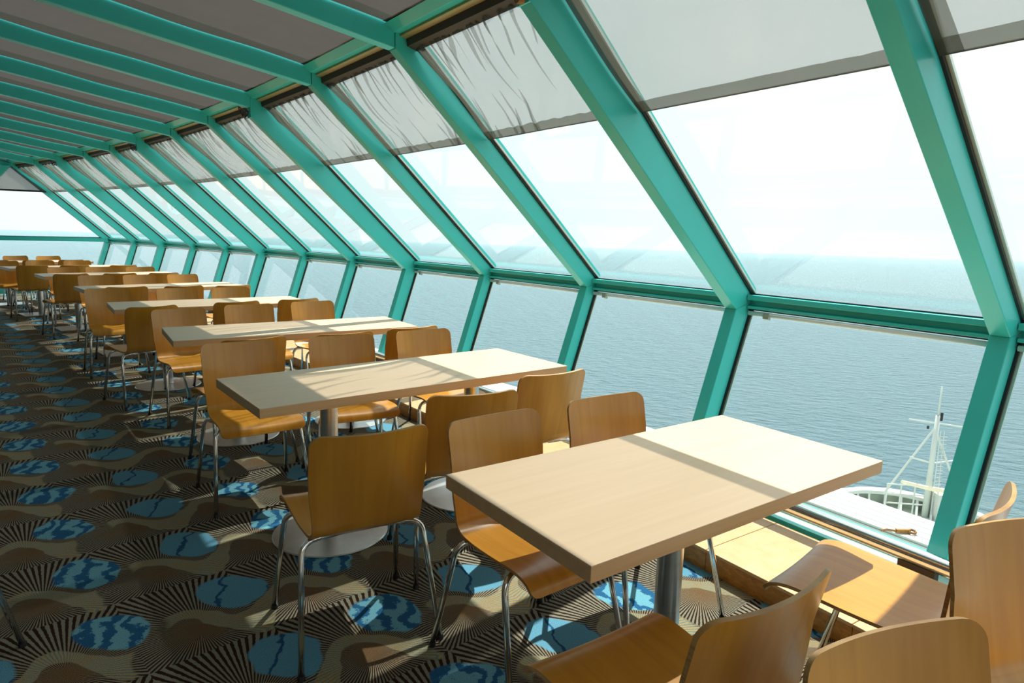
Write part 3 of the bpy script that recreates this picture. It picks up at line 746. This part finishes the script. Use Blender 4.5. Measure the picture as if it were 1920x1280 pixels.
TABS = [(0.523, 1.938, 0.619, tshort, 'shorter beech table on one steel pedestal, nearest to the camera'),
        (-0.536, 3.232, 0.674, tlong, 'long beech table on two disc-based pedestals, second from the front'),
        (-1.573, 4.658, 0.590, copy_tree(tlong), 'long beech table on disc-based pedestals, third from the front'),
        (-2.821, 6.081, 0.640, copy_tree(tlong), 'long beech table on disc-based pedestals, fourth from the front'),
        (-4.103, 7.606, 0.780, tsq, 'long beech table on square-based pedestals, fifth from the front'),
        (-5.745, 9.255, 0.796, copy_tree(tsq), 'long beech table on square-based pedestals, sixth from the front'),
        (*P(9.2, -1.95, 0)[:2], P0 + 9.2 * DP, copy_tree(tsq), 'long beech table far down the row, seventh from the front'),
        (*P(10.6, -1.95, 0)[:2], P0 + 10.6 * DP, copy_tree(tsq), 'beech table at the far end of the row, eighth from the front')]
for x, y, a, o, lab in TABS:
    o.location = (x, y, 0); o.rotation_euler = (0, 0, a); tag(o, lab, 'table', 'beech dining tables')

# ------------------------------------------------------------------ outside: white catwalk, bow deck, bulwark, mast
cw = empty('catwalk', P(2, 1.65, -0.6)); off = Vector(cw.location)
tag(cw, 'white planked walkway outside just below the windows', 'walkway')
NPL = 5
for j in range(NPL):
    r0 = 1.44 + j * 0.094; mb = MB()
    for k in range(-3, 8): prism_bay(mb, k, [(r0, -0.60), (r0 + 0.084, -0.60), (r0 + 0.084, -0.64), (r0, -0.64)])
    mb.v = [v - off for v in mb.v]; mb.build('plank', M['white_ship'], cw)
mb = MB()
for k in range(-3, 8): prism_bay(mb, k, [(1.43, -0.62), (1.43, -0.66), (1.92, -0.66), (1.92, -0.641), (1.435, -0.641)])
mb.v = [v - off for v in mb.v]; mb.build('edge_beam', M['white_ship'], cw)
for q in range(-8, 24):
    k = q * 0.33
    MB().tube([P(k, 1.40, -0.66) - off, P(k, 1.15, -1.3) - off], 0.02, 6).build('stanchion', M['white_ship'], cw)
MB().tube([P(k * 0.5, 1.16, -1.28) - off for k in range(-5, 15)], 0.02, 6).build('lower_rail', M['white_ship'], cw)
# white superstructure roof under the walkway
mb = MB()
for k in range(-3, 8): prism_bay(mb, k, [(-0.3, -0.9), (1.25, -1.3), (1.25, -1.4), (-0.3, -1.0)])
ro = mb.build('lower_roof', M['ship_deck']); tag(ro, 'pale painted roof below the walkway outside the windows', 'roof')
# rusty lashing fitting on the walkway
ru = empty('rusty_fitting', P(0.72, 1.48, -0.60)); off = Vector(ru.location)
tag(ru, 'small rusty iron fitting lying on the white walkway', 'fitting')
MB().box(-0.05, 0.05, -0.012, 0.012, 0.0, 0.03).build('bar', M['rust'], ru)
MB().tube([(0.06 + 0.03 * math.cos(a), 0.03 * math.sin(a), 0.015) for a in [i * 0.55 for i in range(12)]], 0.008, 6).build('ring', M['rust'], ru)
MB().tube([(-0.05, 0, 0.015), (-0.10, 0.03, 0.012), (-0.15, 0.01, 0.012)], 0.009, 6).build('hook', M['rust'], ru)

# bow deck: bulwark curve in plan
BW = [(-4.0, 15.0), (3.0, 16.6), (6.5, 17.3), (9.56, 17.95), (10.41, 18.15), (11.27, 18.01), (11.91, 17.55), (12.31, 17.05), (12.62, 16.55), (12.79, 15.87), (12.85, 15.0), (12.9, 11.5), (12.9, 8.0), (12.9, 2.0)]
def smooth_path(p, m=6):
    out = []
    for i in range(len(p) - 1):
        a = p[max(i - 1, 0)]; b = p[i]; c = p[i + 1]; d = p[min(i + 2, len(p) - 1)]
        for j in range(m):
            t = j / m
            out.append(tuple(0.5 * (2 * b[q] + (c[q] - a[q]) * t + (2 * a[q] - 5 * b[q] + 4 * c[q] - d[q]) * t * t + (3 * b[q] - a[q] - 3 * c[q] + d[q]) * t ** 3) for q in (0, 1)))
    out.append(p[-1]); return out
bw = smooth_path(BW)
dk = MB()
n = len(bw); cen = (3.0, 4.0)
dk.add([(x, y, -6.0) for x, y in bw] + [(-2, 2, -6.0)], [(i, n, i + 1) for i in range(n - 1)])
tag(dk.build('bow_deck', M['ship_deck']), 'pale green foredeck of the ship seen far below the window', 'deck')
bul = empty('bulwark', (10.4, 18.1, -6.0)); off = Vector(bul.location)
tag(bul, 'white curved bulwark around the bow below', 'bulwark')
inn = [Vector((x, y, 0)) + (Vector((6, 8, 0)) - Vector((x, y, 0))).normalized() * 0.30 for x, y in bw]
mb = MB()
for i in range(n - 1):
    a, b = Vector((*bw[i], 0)), Vector((*bw[i + 1], 0)); c, d = inn[i + 1], inn[i]
    mb.loft([a + Vector((0, 0, -5.65)), b + Vector((0, 0, -5.65)), c + Vector((0, 0, -5.65)), d + Vector((0, 0, -5.65))],
            [a + Vector((0, 0, -5.55)), b + Vector((0, 0, -5.55)), c + Vector((0, 0, -5.55)), d + Vector((0, 0, -5.55))])
mb.v = [v - off for v in mb.v]; mb.build('cap_rail', M['white_ship'], bul)
mb = MB()
for i in range(n - 1):
    a, b = Vector((*bw[i], 0)), Vector((*bw[i + 1], 0)); c, d = a.lerp(inn[i], 0.25), b.lerp(inn[i + 1], 0.25)
    mb.loft([a + Vector((0, 0, -8)), b + Vector((0, 0, -8)), d + Vector((0, 0, -8)), c + Vector((0, 0, -8))],
            [a + Vector((0, 0, -5.6)), b + Vector((0, 0, -5.6)), d + Vector((0, 0, -5.6)), c + Vector((0, 0, -5.6))])
mb.v = [v - off for v in mb.v]; mb.build('bulwark_plating', M['ship_deck'], bul)
for i in range(4, n - 1, 3):
    a = Vector((*bw[i], 0)); c = inn[i]
    t = (Vector((*bw[i + 1], 0)) - a).normalized() * 0.03
    mb = MB().loft([a + Vector((0, 0, -6.0)) - t, a.lerp(c, 2.2) + Vector((0, 0, -6.0)) - t, c + Vector((0, 0, -5.65)) - t], [a + Vector((0, 0, -6.0)) + t, a.lerp(c, 2.2) + Vector((0, 0, -6.0)) + t, c + Vector((0, 0, -5.65)) + t])
    mb.v = [v - off for v in mb.v]; mb.build('stay_bracket', M['white_ship'], bul)
# mast
MX, MY, MZ = 11.63, 17.17, -6.0
mast = empty('foremast', (MX, MY, MZ)); tag(mast, 'white ship mast with ladder and crosstree on the foredeck below', 'mast')
MB().tube([(0, 0, 0), (0, 0, 2.9)], 0.085, 10, r2=0.06).build('pole', M['white_ship'], mast, smooth=True)
MB().tube([(0, 0, 2.9), (0, 0, 3.72)], 0.03, 8, r2=0.018).build('topmast', M['white_ship'], mast, smooth=True)
MB().tube([(-0.62, 0.25, 2.72), (0.62, -0.25, 2.66)], 0.024, 6).build('crosstree', M['white_ship'], mast)
MB().tube([(0.07, -0.04, 2.78), (0.07, -0.04, 3.0)], 0.035, 8).build('lamp', M['black'], mast)
MB().tube([(-0.2, 0.05, 2.52), (-0.2, 0.05, 2.60)], 0.03, 8).build('lamp', M['black'], mast)
for s_ in (-1, 1):
    MB().tube([(0.16 + s_ * 0.07 - 0.02, -0.14, 0.1), (0.11 + s_ * 0.05, -0.1, 2.5)], 0.012, 6).build('ladder_rail', M['white_ship'], mast)
for j in range(22):
    z = 0.15 + j * 0.105
    MB().tube([(0.06, -0.13, z), (0.24, -0.13, z)], 0.010, 5).build('ladder_rung', M['white_ship'], mast)
MB().tube([(-0.95, 0.45, 0.45), (-0.05, 0.0, 2.55)], 0.030, 6).build('stay', M['white_ship'], mast)
MB().tube([(0.6, -0.3, 0.9), (0.05, 0.0, 2.35)], 0.030, 6).build('stay', M['white_ship'], mast)
MB().tube([(-0.55, 0.12, 1.68), (0.0, 0.0, 1.55), (0.75, 0.1, 1.62)], 0.025, 6).build('spreader', M['white_ship'], mast)
MB().tube([(-0.95, -0.3, 1.12), (-0.3, -0.35, 0.98), (0.6, -0.4, 0.86)], 0.045, 8, r2=0.075).build('boom', M['cream'], mast)
MB().box(0.12, 0.5, -0.3, 0.1, 0.0, 0.75).build('winch_box', M['white_ship'], mast)
# railing in front of the mast
rl = empty('deck_railing', (MX - 0.45, MY + 0.02, MZ)); tag(rl, 'white tube railing beside the mast on the foredeck', 'railing')
for j in range(4):
    MB().tube([(-0.55 + j * 0.36, 0.2 - 0.05 * j, 0), (-0.55 + j * 0.36, 0.2 - 0.05 * j, 0.85)], 0.022, 6).build('stanchion', M['white_ship'], rl)
for z in (0.3, 0.57, 0.85):
    MB().tube([(-0.55, 0.2, z), (0.53, 0.05, z)], 0.02, 6).build('rail', M['white_ship'], rl)
